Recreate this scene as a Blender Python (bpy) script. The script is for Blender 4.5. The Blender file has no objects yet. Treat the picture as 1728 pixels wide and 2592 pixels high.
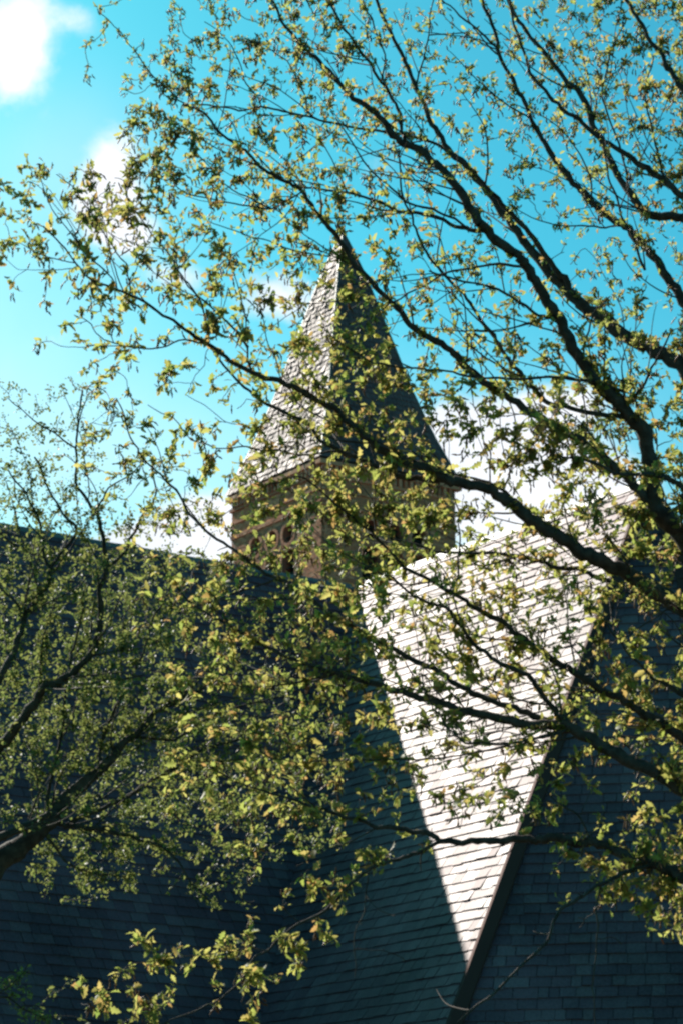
import bpy, bmesh, math, random
import numpy as np
from mathutils import Vector, geometry
R = math.radians
rnd = random.Random(7)
nr = np.random.RandomState(11)
sc = bpy.context.scene
COL = sc.collection

# ------------------------------------------------------------------ camera
FPX, TH = 6919.0, R(16.2)
CAM = np.array([0, 0, 1.6])
cd = bpy.data.cameras.new('camera'); cam = bpy.data.objects.new('camera', cd); COL.objects.link(cam)
cam.location = CAM; cam.rotation_euler = (R(90) + TH, 0, 0)
cd.sensor_fit = 'VERTICAL'; cd.sensor_height = 36.0; cd.sensor_width = 24.0
cd.lens = FPX / 2592 * 36.0
cd.clip_start = 0.3; cd.clip_end = 3000
cd.dof.use_dof = True; cd.dof.focus_distance = 18.0; cd.dof.aperture_fstop = 9.0
sc.camera = cam

# ------------------------------------------------------------------ light
SUN_AZ, SUN_EL = -41.5, 38.5
sl = bpy.data.lights.new('sun', 'SUN'); sun = bpy.data.objects.new('sun', sl); COL.objects.link(sun)
sl.energy = 5.0; sl.angle = R(0.5); sl.color = (1.0, 0.93, 0.83)
sd = Vector((math.sin(R(SUN_AZ)) * math.cos(R(SUN_EL)), math.cos(R(SUN_AZ)) * math.cos(R(SUN_EL)), math.sin(R(SUN_EL))))
sun.rotation_euler = sd.to_track_quat('Z', 'Y').to_euler(); sun.location = (0, 0, 60)

def cam_dir(x, y):
    """direction (world) seen at photo pixel x, y; used once to survey the place"""
    d = np.array([0, math.cos(TH), math.sin(TH)]) + np.array([1., 0, 0]) * (x - 864) / FPX + np.array([0, -math.sin(TH), math.cos(TH)]) * (1296 - y) / FPX
    return d / np.linalg.norm(d)

world = bpy.data.worlds.new('World'); sc.world = world; world.use_nodes = True
nt = world.node_tree; nt.nodes.clear()
N = lambda t, **k: _node(nt, t, **k)
def _node(tree, t, **k):
    n = tree.nodes.new(t)
    for a, v in k.items(): setattr(n, a, v)
    return n
sky = N('ShaderNodeTexSky', sky_type='NISHITA'); sky.sun_disc = False
sky.sun_elevation = R(SUN_EL); sky.sun_rotation = R(SUN_AZ); sky.air_density = 1.0; sky.dust_density = 1.2; sky.ozone_density = 2.0
tint = N('ShaderNodeMix', data_type='RGBA', blend_type='MULTIPLY'); tint.inputs[0].default_value = 1
tint.inputs[7].default_value = (0.082, 0.348, 0.232, 1)
gm = N('ShaderNodeGamma'); gm.inputs[1].default_value = 1.8; nt.links.new(sky.outputs[0], gm.inputs[0])
mn = N('ShaderNodeVectorMath', operation='MINIMUM'); mn.inputs[1].default_value = (30, 26, 38); nt.links.new(gm.outputs[0], mn.inputs[0]); nt.links.new(mn.outputs[0], tint.inputs[6])
tc = N('ShaderNodeTexCoord')
def vm(op, a, b=None):
    n = N('ShaderNodeVectorMath', operation=op)
    for i, v in enumerate((a, b)):
        if v is None: continue
        if isinstance(v, bpy.types.NodeSocket): nt.links.new(v, n.inputs[i])
        else: n.inputs[i].default_value = v
    return n
def mt(op, a, b=None, c=None, clamp=False):
    n = N('ShaderNodeMath', operation=op); n.use_clamp = clamp
    for i, v in enumerate((a, b, c)):
        if v is None: continue
        if isinstance(v, bpy.types.NodeSocket): nt.links.new(v, n.inputs[i])
        else: n.inputs[i].default_value = v
    return n.outputs[0]
D = tc.outputs['Generated']
# clouds: each a soft ellipse about a direction of the sky, broken up by noise
px = 1.102 / FPX
CLOUDS = [ # display x, y, half width, half height, weight
    (28, 108, 92, 125, 1.35), (180, 45, 45, 40, .36), (262, 325, 60, 60, .36), (245, 450, 95, 100, .95), (290, 540, 80, 50, .6),
    (105, 785, 70, 40, .50), (405, 640, 85, 45, .8), (640, 685, 95, 62, .95), (860, 375, 90, 60, .38),
    (1130, 1040, 190, 130, 1.0), (1230, 1150, 260, 130, 1.1), (1290, 925, 130, 55, .7), (1010, 1000, 60, 70, .6),
    (480, 1220, 130, 85, 1.0), (350, 1265, 170, 60, .9), (700, 1130, 200, 90, .5), (60, 1310, 130, 60, .6),
    # beyond the frame
    (-700, 300, 420, 180, .9), (2300, 500, 500, 200, .9), (2600, 1300, 500, 200, .9), (-900, 1300, 500, 180, .9), (900, -900, 500, 260, .8), (-400, -700, 360, 200, .8),
]
noise = N('ShaderNodeTexNoise'); noise.inputs['Scale'].default_value = 30; noise.inputs['Detail'].default_value = 7; noise.inputs['Roughness'].default_value = 0.6
nt.links.new(D, noise.inputs['Vector'])
bias = None; hz = None
VEIL = [(0, 760, 420, 480, .22), (380, 1120, 620, 280, .34), (180, 380, 200, 180, .16), (1150, 1080, 420, 240, .2), (-900, 1000, 900, 700, .35), (2600, 1400, 900, 500, .3)]
for ci, (x, y, a, b, w) in enumerate(CLOUDS + VEIL):
    d = cam_dir(x * 1.102, y * 1.102)
    right = np.array([d[1], -d[0], 0]); right /= np.linalg.norm(right); up = np.cross(right, d)
    s = vm('SUBTRACT', D, tuple(d))
    u = mt('DIVIDE', vm('DOT_PRODUCT', s.outputs[0], tuple(right)).outputs['Value'], a * px)
    v = mt('DIVIDE', vm('DOT_PRODUCT', s.outputs[0], tuple(up)).outputs['Value'], b * px)
    f = mt('DIVIDE', vm('DOT_PRODUCT', s.outputs[0], tuple(d)).outputs['Value'], .5)
    r2 = mt('ADD', mt('ADD', mt('MULTIPLY', u, u), mt('MULTIPLY', v, v)), mt('MULTIPLY', f, f))
    g = mt('MULTIPLY', mt('EXPONENT', mt('MULTIPLY', r2, -1.1)), w)
    if ci >= len(CLOUDS): hz = g if hz is None else mt('ADD', hz, g)
    else: bias = g if bias is None else mt('ADD', bias, g)
dens = mt('ADD', bias, mt('MULTIPLY', mt('SUBTRACT', noise.outputs['Fac'], 0.5), 1.7))
mr = N('ShaderNodeMapRange', interpolation_type='SMOOTHSTEP'); mr.inputs['From Min'].default_value = 0.17; mr.inputs['From Max'].default_value = 0.92
nt.links.new(dens, mr.inputs['Value'])
# a cloud is only where a bias is: clear sky stays clear
gate = N('ShaderNodeMapRange'); gate.inputs['From Min'].default_value = 0.02; gate.inputs['From Max'].default_value = 0.3
nt.links.new(bias, gate.inputs['Value'])
fac = mt('ADD', mt('MULTIPLY', mr.outputs[0], gate.outputs[0]), hz, clamp=True)
mix = N('ShaderNodeMix', data_type='RGBA'); nt.links.new(fac, mix.inputs[0]); nt.links.new(tint.outputs[2], mix.inputs[6])
n3 = N('ShaderNodeTexNoise'); n3.inputs['Scale'].default_value = 16; n3.inputs['Detail'].default_value = 5; nt.links.new(D, n3.inputs['Vector'])
ccr = N('ShaderNodeMix', data_type='RGBA'); nt.links.new(n3.outputs['Fac'], ccr.inputs[0]); ccr.inputs[6].default_value = (5.2, 5.9, 6.7, 1); ccr.inputs[7].default_value = (9.2, 9.2, 9.3, 1); nt.links.new(ccr.outputs[2], mix.inputs[7])
bg = N('ShaderNodeBackground'); bg.inputs['Strength'].default_value = 0.085
nt.links.new(mix.outputs[2], bg.inputs[0])
wo = N('ShaderNodeOutputWorld'); nt.links.new(bg.outputs[0], wo.inputs[0])
sc.view_settings.view_transform = 'Standard'; sc.view_settings.look = 'None'; sc.view_settings.gamma = 1; sc.view_settings.use_curve_mapping = False
sc.view_settings.exposure = 0.75
sc.cycles.filter_width = 2.45
sc.cycles.max_bounces = 6; sc.cycles.transmission_bounces = 6

# ------------------------------------------------------------------ helpers
def link(o): COL.objects.link(o); return o
def mesh_from(name, verts, faces, mat, smooth=False):
    """faces: list of index tuples, or numpy (n,k)"""
    me = bpy.data.meshes.new(name)
    if isinstance(faces, np.ndarray) and isinstance(verts, np.ndarray):
        n, k = faces.shape
        me.vertices.add(len(verts)); me.vertices.foreach_set('co', verts.astype(np.float32).ravel())
        me.loops.add(n * k); me.loops.foreach_set('vertex_index', faces.astype(np.int32).ravel())
        me.polygons.add(n); me.polygons.foreach_set('loop_start', np.arange(0, n * k, k, dtype=np.int32))
        me.polygons.foreach_set('loop_total', np.full(n, k, dtype=np.int32))
        me.update(calc_edges=True)
    else:
        me.from_pydata([tuple(v) for v in verts], [], faces)
    if smooth: me.polygons.foreach_set('use_smooth', [True] * len(me.polygons))
    if mat: me.materials.append(mat)
    return me
def obj(name, me, parent=None, loc=None, kind=None, label=None):
    o = bpy.data.objects.new(name, me)
    if parent is not None: o.parent = parent
    if loc is not None: o.location = loc
    if kind: o['kind'] = kind
    if label: o['label'] = label
    return link(o)
def thing(name, label, cat, loc=(0, 0, 0)):
    o = bpy.data.objects.new(name, None); o.location = loc; o['label'] = label; o['category'] = cat
    return link(o)
class Bag:
    """collects polygons into one mesh"""
    def __init__(s): s.v = []; s.f = []
    def add(s, vs, fs):
        k = len(s.v); s.v += [tuple(map(float, v)) for v in vs]; s.f += [tuple(i + k for i in f) for f in fs]
    def slab(s, top, bot):
        """top, bot: equally long loops"""
        n = len(top)
        s.add(list(top) + list(bot), [tuple(range(n)), tuple(range(2 * n - 1, n - 1, -1))] + [(i, i + n, (i + 1) % n + n, (i + 1) % n) for i in range(n)])
    def frame_box(s, o, ax, ay, az, x0, x1, y0, y1, z0, z1):
        P = lambda a, b, c: o + ax * a + ay * b + az * c
        s.slab([P(x0, y0, z1), P(x1, y0, z1), P(x1, y1, z1), P(x0, y1, z1)], [P(x0, y0, z0), P(x1, y0, z0), P(x1, y1, z0), P(x0, y1, z0)])
    def build(s, name, mat, parent=None, **k):
        off = np.array(parent_world(parent)) if parent is not None else np.zeros(3)
        me = mesh_from(name, [tuple(np.array(v) - off) for v in s.v], s.f, mat)
        return obj(name, me, parent, **k)
def parent_world(p):
    v = np.zeros(3)
    while p is not None: v += np.array(p.location); p = p.parent
    return v

# ------------------------------------------------------------------ materials
def mat(name, base, rough=0.6, spec=0.5, metallic=0.0):
    m = bpy.data.materials.new(name); m.use_nodes = True
    b = m.node_tree.nodes['Principled BSDF']
    b.inputs['Base Color'].default_value = (*base, 1); b.inputs['Roughness'].default_value = rough
    b.inputs['Specular IOR Level'].default_value = spec; b.inputs['Metallic'].default_value = metallic
    return m, m.node_tree, b
def varied(name, cols, rough=(.4, .5), spec=.5, nscale=3.0, bump=0.0, bscale=60, streak=None, isl=0.8, bdist=.004, speck=0):
    """colour picked per piece (random per island / object) plus patches of noise"""
    m, t, b = mat(name, cols[0], rough[0], spec)
    g = _node(t, 'ShaderNodeNewGeometry'); oi = _node(t, 'ShaderNodeObjectInfo')
    ad = _node(t, 'ShaderNodeMath', operation='ADD'); t.links.new(g.outputs['Random Per Island'], ad.inputs[0]); t.links.new(oi.outputs['Random'], ad.inputs[1])
    fr = _node(t, 'ShaderNodeMath', operation='FRACT'); t.links.new(ad.outputs[0], fr.inputs[0])
    nz = _node(t, 'ShaderNodeTexNoise'); nz.inputs['Scale'].default_value = nscale; nz.inputs['Detail'].default_value = 5
    t.links.new(g.outputs['Position'], nz.inputs['Vector'])
    mx = _node(t, 'ShaderNodeMix', data_type='FLOAT'); mx.inputs[0].default_value = 1 - isl
    t.links.new(fr.outputs[0], mx.inputs[2]); t.links.new(nz.outputs['Fac'], mx.inputs[3])
    cr = _node(t, 'ShaderNodeValToRGB'); e = cr.color_ramp.elements
    e[0].position = 0; e[0].color = (*cols[0], 1); e[1].position = 1; e[1].color = (*cols[-1], 1)
    for i, c in enumerate(cols[1:-1]):
        q = e.new((i + 1) / (len(cols) - 1)); q.color = (*c, 1)
    t.links.new(mx.outputs[0], cr.inputs[0])
    if speck:
        sn = _node(t, 'ShaderNodeTexNoise'); sn.inputs['Scale'].default_value = speck; sn.inputs['Detail'].default_value = 6; sn.inputs['Roughness'].default_value = .75
        t.links.new(g.outputs['Position'], sn.inputs['Vector'])
        ln = _node(t, 'ShaderNodeTexNoise'); ln.inputs['Scale'].default_value = .55; ln.inputs['Detail'].default_value = 4
        t.links.new(g.outputs['Position'], ln.inputs['Vector'])
        sa = _node(t, 'ShaderNodeMath', operation='ADD'); t.links.new(sn.outputs['Fac'], sa.inputs[0]); t.links.new(ln.outputs['Fac'], sa.inputs[1])
        sm = _node(t, 'ShaderNodeMapRange'); sm.inputs['From Min'].default_value = .7; sm.inputs['From Max'].default_value = 1.3; sm.inputs['To Min'].default_value = .5; sm.inputs['To Max'].default_value = 1.5
        t.links.new(sa.outputs[0], sm.inputs['Value'])
        vm_ = _node(t, 'ShaderNodeVectorMath', operation='SCALE'); t.links.new(cr.outputs[0], vm_.inputs[0]); t.links.new(sm.outputs[0], vm_.inputs['Scale']); t.links.new(vm_.outputs[0], b.inputs['Base Color'])
    else: t.links.new(cr.outputs[0], b.inputs['Base Color'])
    rr = _node(t, 'ShaderNodeMapRange'); rr.inputs['To Min'].default_value = rough[0]; rr.inputs['To Max'].default_value = rough[1]
    t.links.new(mx.outputs[0], rr.inputs['Value']); t.links.new(rr.outputs[0], b.inputs['Roughness'])
    if bump:
        n2 = _node(t, 'ShaderNodeTexNoise'); n2.inputs['Scale'].default_value = bscale; n2.inputs['Detail'].default_value = 4
        t.links.new(g.outputs['Position'], n2.inputs['Vector'])
        bp = _node(t, 'ShaderNodeBump'); bp.inputs['Strength'].default_value = bump; bp.inputs['Distance'].default_value = bdist
        t.links.new(n2.outputs['Fac'], bp.inputs['Height']); t.links.new(bp.outputs[0], b.inputs['Normal'])
    return m
M_slate = varied('slate', [(.098, .042, .054), (.155, .072, .086), (.12, .057, .070), (.18, .098, .108), (.14, .070, .072)], (.50, .64), .28, 2.5, .35, 40, isl=.7, speck=28)
M_slate_shade = M_slate
M_spire = varied('spire_slate', [(.11, .06, .066), (.16, .095, .10), (.13, .075, .082), (.2, .13, .13)], (.56, .70), .24, 1.2, .3, 20, isl=.7, bdist=.01, speck=12)
M_deck = mat('roof_felt', (.02, .02, .022), .9)[0]
M_brick = varied('brick', [(.48, .15, .08), (.58, .22, .12), (.38, .13, .08), (.64, .30, .19), (.54, .2, .12)], (.8, .9), .3, 1.2, .2, 30, isl=.75)
M_mortar = varied('mortar', [(.24, .13, .095), (.30, .17, .13)], (.9, .95), .2, 4, .2, 30, isl=.1)
M_copper = varied('hip_metal', [(.075, .026, .022), (.10, .04, .032)], (.75, .85), .2, 3, .1, 30, isl=.2)
M_ridge = varied('ridge_metal', [(.13, .12, .12), (.2, .18, .17)], (.45, .6), .5, 2, .1, 30, isl=.6)
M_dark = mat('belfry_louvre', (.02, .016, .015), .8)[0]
M_stone = varied('sandstone', [(.22, .16, .12), (.3, .23, .17)], (.8, .9), .3, 2, .2, 20, isl=.4)
M_grass = varied('grass', [(.04, .045, .03), (.065, .065, .045)], (.9, .95), .2, .6, .3, 8, isl=.1)

# ------------------------------------------------------------------ ground
gb = Bag(); gb.add([(-1500, -600, 0), (1500, -600, 0), (1500, 2600, 0), (-1500, 2600, 0)], [(0, 1, 2, 3)])
gb.build('ground', M_grass, kind='structure')

# ------------------------------------------------------------------ church roofs
AZ = lambda a: np.array([math.sin(R(a)), math.cos(R(a)), 0.])
Zv = np.array([0, 0, 1.])
BAZ = -34.7; Adir = AZ(BAZ + 90); Bdir = AZ(BAZ)
PITCH = 57.0; TP = math.tan(R(PITCH))
def at_dist(x, y, d):
    r = cam_dir(x, y); return CAM + r * d / math.hypot(r[0], r[1])
def at_z(x, y, z):
    r = cam_dir(x, y); return CAM + r * (z - CAM[2]) / r[2]
APEX = at_dist(1643, 1216, 44.0); H = APEX[2]
J = APEX + Bdir * ((at_z(904, 1487, H) - APEX) @ Bdir)          # ridge junction
EAVE = 4.4; RUN = (H - EAVE) / TP
CHLOC = np.array([J[0], J[1], 0])
church = thing('church', 'large church with steep intersecting slate roofs, standing before the brick tower', 'church', tuple(CHLOC))

def proj(P):
    v = np.asarray(P) - CAM; z = v[1] * math.cos(TH) + v[2] * math.sin(TH)
    return 864 + FPX * v[0] / z, 1296 - FPX * (-v[1] * math.sin(TH) + v[2] * math.cos(TH)) / z, z

slate_cands = []    # (size, roof part, loops)
def lay_slates(part, P0, az_n, pitch, uL, uR, vmax, expo, wid, thick, lift, seed, v0=0.0):
    """P0 on the top line; az_n azimuth the slope faces; u to the right seen from outside (u = n_h x up ... ), v down the slope.
    uL, uR: functions of v giving the boundaries."""
    rs = random.Random(seed)
    nh = AZ(az_n); u = np.cross(Zv, nh); dn = nh * math.cos(R(pitch)) - Zv * math.sin(R(pitch)); n = nh * math.sin(R(pitch)) + Zv * math.cos(R(pitch))
    out = []; v = v0; row = 0
    while v < vmax:
        e = expo * rs.uniform(.97, 1.03); vt, vb = v - e * .18, v + e
        a, b = min(uL(v), uL(vb)), max(uR(v), uR(vb))
        x = a - rs.uniform(0, wid)
        sag = rs.uniform(-.003, .003)
        while x < b:
            w = wid * rs.choice((.55, .7, .85, 1, 1, 1.15, 1.3)); gap = rs.uniform(.005, .012)
            xl, xr = x + gap, x + w
            x += w
            q = []
            for vv in (vt, vb):
                lo, hi = uL(max(vv, 0)), uR(max(vv, 0)); q.append((min(max(xl, lo), hi), min(max(xr, lo), hi)))
            if q[0][1] - q[0][0] < .004 and q[1][1] - q[1][0] < .02: continue
            l = lift * rs.uniform(.7, 1.5) + (thick * rs.choice((0, 0, 0, .4)))
            jb = rs.uniform(-.008, .008) + sag + (rs.uniform(.01, .03) if rs.random() < .03 else 0); jb2 = jb + rs.uniform(-.004, .004)
            P = lambda uu, vv, hh: P0 + u * uu + dn * vv + n * hh
            th = thick * rs.uniform(.8, 1.15)
            lo = [P(q[0][0], vt, .002), P(q[0][1], vt, .002), P(q[1][1], vb + jb, l), P(q[1][0], vb + jb2, l)]
            hi = [P(q[0][0], vt, .002 + th * .5), P(q[0][1], vt, .002 + th * .5), P(q[1][1], vb + jb, l + th), P(q[1][0], vb + jb2, l + th)]
            out.append((hi[::-1], lo[::-1]))
        v += e; row += 1
    for lp in out:
        c = sum(np.array(p) for p in lp[0]) / 4; X, Y, Zd = proj(c)
        if -20 < X < 1748 and -20 < Y < 2612 and ((CAM - c) @ n) > 0:
            s = [proj(p) for p in lp[0]]
            ar = abs(sum(s[i][0] * s[(i + 1) % 4][1] - s[(i + 1) % 4][0] * s[i][1] for i in range(4))) / 2
        else: ar = 0
        slate_cands.append((ar, part, lp))
def deck(name, pts, mtl=None, parent=None, inner=(0, 0, -0.25), label=None):
    b = Bag(); p = [np.array(q) for q in pts]; b.slab(p, [q + np.array(inner) for q in p])
    return b.build(name, mtl or M_deck, parent if parent is not None else church, label=label)

SL = math.hypot(RUN, H - EAVE)                    # slope length
# main roof (faces the camera's right, az 145.3), ridge along Adir
ML = J - Adir * 17; MR = J + Adir * 11
down = lambda az: AZ(az) * RUN - Zv * (H - EAVE)
main = deck('main_roof', [ML, ML + down(BAZ + 180), J + Adir * 0 + down(BAZ + 180) - Adir * 0, MR + down(BAZ + 180), MR][::-1], label='shaded slate slope with courses running down to the right')
# transept left slope (faces az -124.7), ridge from J to APEX along -Bdir
tl = BAZ - 90
hipdrop = lambda azh: AZ(azh) * (RUN / math.cos(R(22.5))) - Zv * (H - EAVE)
hipL = hipdrop(BAZ - 112.5); hipR = hipdrop(BAZ - 157.5); hipR2 = hipdrop(BAZ - 202.5); hipR3 = hipdrop(BAZ - 247.5)
trans = deck('side_roof', [J, APEX, APEX + hipL, J + down(tl) + Bdir * 0], label='slate slope with a bright sunlit triangle and a shaded lower part')
apse = deck('end_roof', [APEX, APEX + hipL, APEX + hipR], inner=(.0, .1, -.25), label='shaded slate facet right of the brown hip')
deck('end_roof', [APEX, APEX + hipR, APEX + hipR2]); deck('end_roof', [APEX, APEX + hipR2, APEX + hipR3])
deck('rear_side_roof', [J, APEX, APEX + hipR3, J + down(BAZ + 90)], M_slate, inner=(-.05, .0, -.25))
deck('rear_main_roof', [ML, MR, MR + down(BAZ), ML + down(BAZ)], M_slate, inner=(.05, -.05, -.3))
# slates
EX, W = .200, .27
# main: u = Z x nh; nh = az145.3 ; u = cross(Z, nh) points along +Adir? checked by sign
def run_roof(part, az_n, P0, left_fn, right_fn, seed, expo=EX, v0=0.02, vmax=SL):
    lay_slates(part, P0, az_n, PITCH, left_fn, right_fn, vmax, expo, W, .016, .012, seed, v0)
cosP = math.cos(R(PITCH))
u_main = np.cross(Zv, AZ(BAZ + 180)); sgn = 1 if u_main @ Adir > 0 else -1
# valley: horizontal offset from ridge = v*cosP ; 45 degrees -> along-ridge displacement equals it
# on the main slope at depth v the transept slope starts at J - Adir*(v*cosP)
if sgn > 0: run_roof(main, BAZ + 180, J, lambda v: -17, lambda v: -v * cosP + .05, 1)
else: run_roof(main, BAZ + 180, J, lambda v: v * cosP - .05, lambda v: 17, 1)
u_tr = np.cross(Zv, AZ(tl)); s2 = 1 if u_tr @ Bdir > 0 else -1
LT = float((J - APEX) @ Bdir)
t22 = math.tan(R(22.5))
# transept slope measured from APEX: toward Bdir is toward the junction; valley at LT - v cosP ; hip at -v cosP t22
if s2 > 0: run_roof(trans, tl, APEX, lambda v: -v * cosP * t22 + .10, lambda v: LT - v * cosP + .05, 2)
else: run_roof(trans, tl, APEX, lambda v: -(LT - v * cosP) - .05, lambda v: v * cosP * t22 - .10, 2)
run_roof(apse, BAZ - 135, APEX, lambda v: -v * cosP * t22 + .1, lambda v: v * cosP * t22 - .1, 3, v0=.25, expo=.19)
slate_cands.sort(key=lambda c: -c[0])
for ar, part, lp in slate_cands[:300]:
    c = sum(lp[1]) / 4
    off = parent_world(part)
    b = Bag(); b.slab([p - c for p in lp[0]], [p - c for p in lp[1]])
    me = mesh_from('slate', b.v, b.f, M_slate); obj('slate', me, part, loc=tuple(c - off))
rest = {}
for ar, part, lp in slate_cands[300:]:
    rest.setdefault(part.name, (part, Bag()))[1].slab(*lp)
for nme, (part, b) in rest.items(): b.build('slate', M_slate, part, kind='stuff')

# ridge caps and hip cap
def strip_piece(bag, a, b, prof):
    """prism from a to b with profile points given as offset vectors"""
    n = len(prof)
    bag.add([a + p for p in prof] + [b + p for p in prof], [tuple(range(n))[::-1], tuple(range(n, 2 * n))] + [(i, (i + 1) % n, (i + 1) % n + n, i + n) for i in range(n)])
def cap_pieces(name, a, b, prof, mtl, plen, parent=church, gap=.004, rs=random.Random(5)):
    L = np.linalg.norm(b - a); k = max(1, round(L / plen)); d = (b - a) / L
    for i in range(k):
        bg_ = Bag(); o = Zv * rs.uniform(-.004, .004); strip_piece(bg_, a + d * (i * L / k + gap) + o, a + d * ((i + 1) * L / k) + o, prof); bg_.build(name, mtl, parent)
def ridge_prof(side, w=.15, hgt=.035):
    dl = side * cosP * w - Zv * math.sin(R(PITCH)) * w; dr = -side * cosP * w - Zv * math.sin(R(PITCH)) * w
    nl = side * math.sin(R(PITCH)) * hgt + Zv * cosP * hgt; nr_ = -side * math.sin(R(PITCH)) * hgt + Zv * cosP * hgt
    return [dl + nl, Zv * (hgt + .02), dr + nr_, dr + nr_ * .3, dl + nl * .3]
cap_pieces('ridge_tile', J - Bdir * .1, APEX, ridge_prof(AZ(tl)), M_ridge, .9)
cap_pieces('ridge_tile', ML, MR, ridge_prof(AZ(BAZ + 180), .10, .02), M_ridge, .9)
hd = hipL / np.linalg.norm(hipL)
def plane_n(az): return AZ(az) * math.sin(R(PITCH)) + Zv * cosP
nT, nF = plane_n(tl), plane_n(BAZ - 135)
inT = np.cross(nT, hd); inT = inT if inT @ Bdir > 0 else -inT
inF = np.cross(nF, hd); inF = inF if inF @ Adir > 0 else -inF
up = (nT + nF); up /= np.linalg.norm(up)
hp = [inT * .07 + nT * .06, up * .09, inF * .155 + nF * .075, inF * .155 + nF * .01, -up * .05, inT * .07 + nT * .0]
cap_pieces('hip_cap', APEX - hd * .05, APEX + hipL, hp, M_copper, 2.4, gap=.0)
hp2d = hipR / np.linalg.norm(hipR)
cap_pieces('hip_cap', APEX, APEX + hipR, [Zv * .12, AZ(BAZ - 90) * .15, -Zv * .06, AZ(BAZ + 180) * .15], M_copper, 2.4, gap=.0)
# dark metal gutter strip along the valley
vd = -Adir * RUN + (-Bdir) * RUN - Zv * (H - EAVE)
vb = Bag(); strip_piece(vb, J, J + vd, [-Bdir * .16 + Zv * .02, Zv * .012, -Adir * .16 + Zv * .02, -Zv * .1]); vb.build('valley_gutter', M_copper, church)
# walls below the eaves
def wall_run(pts, parent=church):
    for a, b in zip(pts, pts[1:]):
        a = np.array(a); b = np.array(b); d = (b - a); L = np.linalg.norm(d); d = d / L; n = np.cross(d, Zv)
        wb = Bag(); wb.frame_box(np.array([a[0], a[1], 0]), d, n, Zv, 0, L, -.25, .25, 0, EAVE - .05); wb.build('wall', M_brick, parent)
inn = .94
fp = [ML + AZ(BAZ + 180) * RUN * inn, J + AZ(BAZ + 180) * RUN * inn - Adir * RUN * inn, APEX + AZ(BAZ - 112.5) * RUN * inn / math.cos(R(22.5)), APEX + AZ(BAZ - 157.5) * RUN * inn / math.cos(R(22.5)),
      APEX + AZ(BAZ - 202.5) * RUN * inn / math.cos(R(22.5)), APEX + AZ(BAZ - 247.5) * RUN * inn / math.cos(R(22.5)), J + AZ(BAZ + 180) * RUN * inn + Adir * RUN * inn, MR + AZ(BAZ + 180) * RUN * inn,
      MR + AZ(BAZ) * RUN * inn, ML + AZ(BAZ) * RUN * inn, ML + AZ(BAZ + 180) * RUN * inn]
wall_run(fp)
for E_ in (ML, MR):
    gbag = Bag(); a, b, c = E_ + down(BAZ + 180), E_ - Zv * .05, E_ + down(BAZ); d = Adir * (.1 if E_ is ML else -.1)
    gbag.slab([a + d, b + d, c + d], [a + d * 3, b + d * 3, c + d * 3]); gbag.build('gable_wall', M_brick, church)

# ------------------------------------------------------------------ tower
C0 = at_dist(812, 1153, 85.0); ZE = C0[2]; SE = 5.65; OV = .12
cen = C0 + (Adir + Bdir) * SE / 2; SW = SE - 2 * OV
tower = thing('bell_tower', 'square brick bell tower with a steep flared slate spire, standing behind the roofs', 'tower', (cen[0], cen[1], 0))
off_t = np.array([cen[0], cen[1], 0])
WC = C0 + (Adir + Bdir) * OV      # wall front corner (xy)
WC = np.array([WC[0], WC[1], 0])
TOP = ZE - .12; BOT = 0.0
# opening geometry per face (coordinates along face from the front corner s, height z)
PITCHW = .98
def openings():
    o = []
    c = SW / 2 + .22
    for k in (-1, 0, 1):
        o.append(('round', c + k * PITCHW, ZE - 2.15, .32))
        o.append(('lancet', c + k * PITCHW, ZE - 2.72, .36))      # top of the opening
    return o
LH = 2.6
def outline(op, grow=0.0, n=20):
    k, s, z, r = op; r = r + grow
    if k == 'round': return [(s + r * math.cos(2 * math.pi * i / n), z + r * math.sin(2 * math.pi * i / n)) for i in range(n)]
    zc = z - op[3]; pts = [(s + r * math.cos(math.pi * i / 8), zc + r * math.sin(math.pi * i / 8)) for i in range(9)]
    return pts + [(s - r, z - LH - grow), (s + r, z - LH - grow)]
def inside_op(s, z, grow=0.0):
    for k, c, t, r in openings():
        r2 = r + grow
        if k == 'round':
            if (s - c) ** 2 + (z - t) ** 2 < r2 * r2: return True
        else:
            if abs(s - c) < r2 and t - LH - grow < z < t - r: return True
            if (s - c) ** 2 + (z - (t - r)) ** 2 < r2 * r2: return True
    return False
wallb = Bag(); bricks = Bag(); rb = random.Random(3)
ringn = 0
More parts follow.
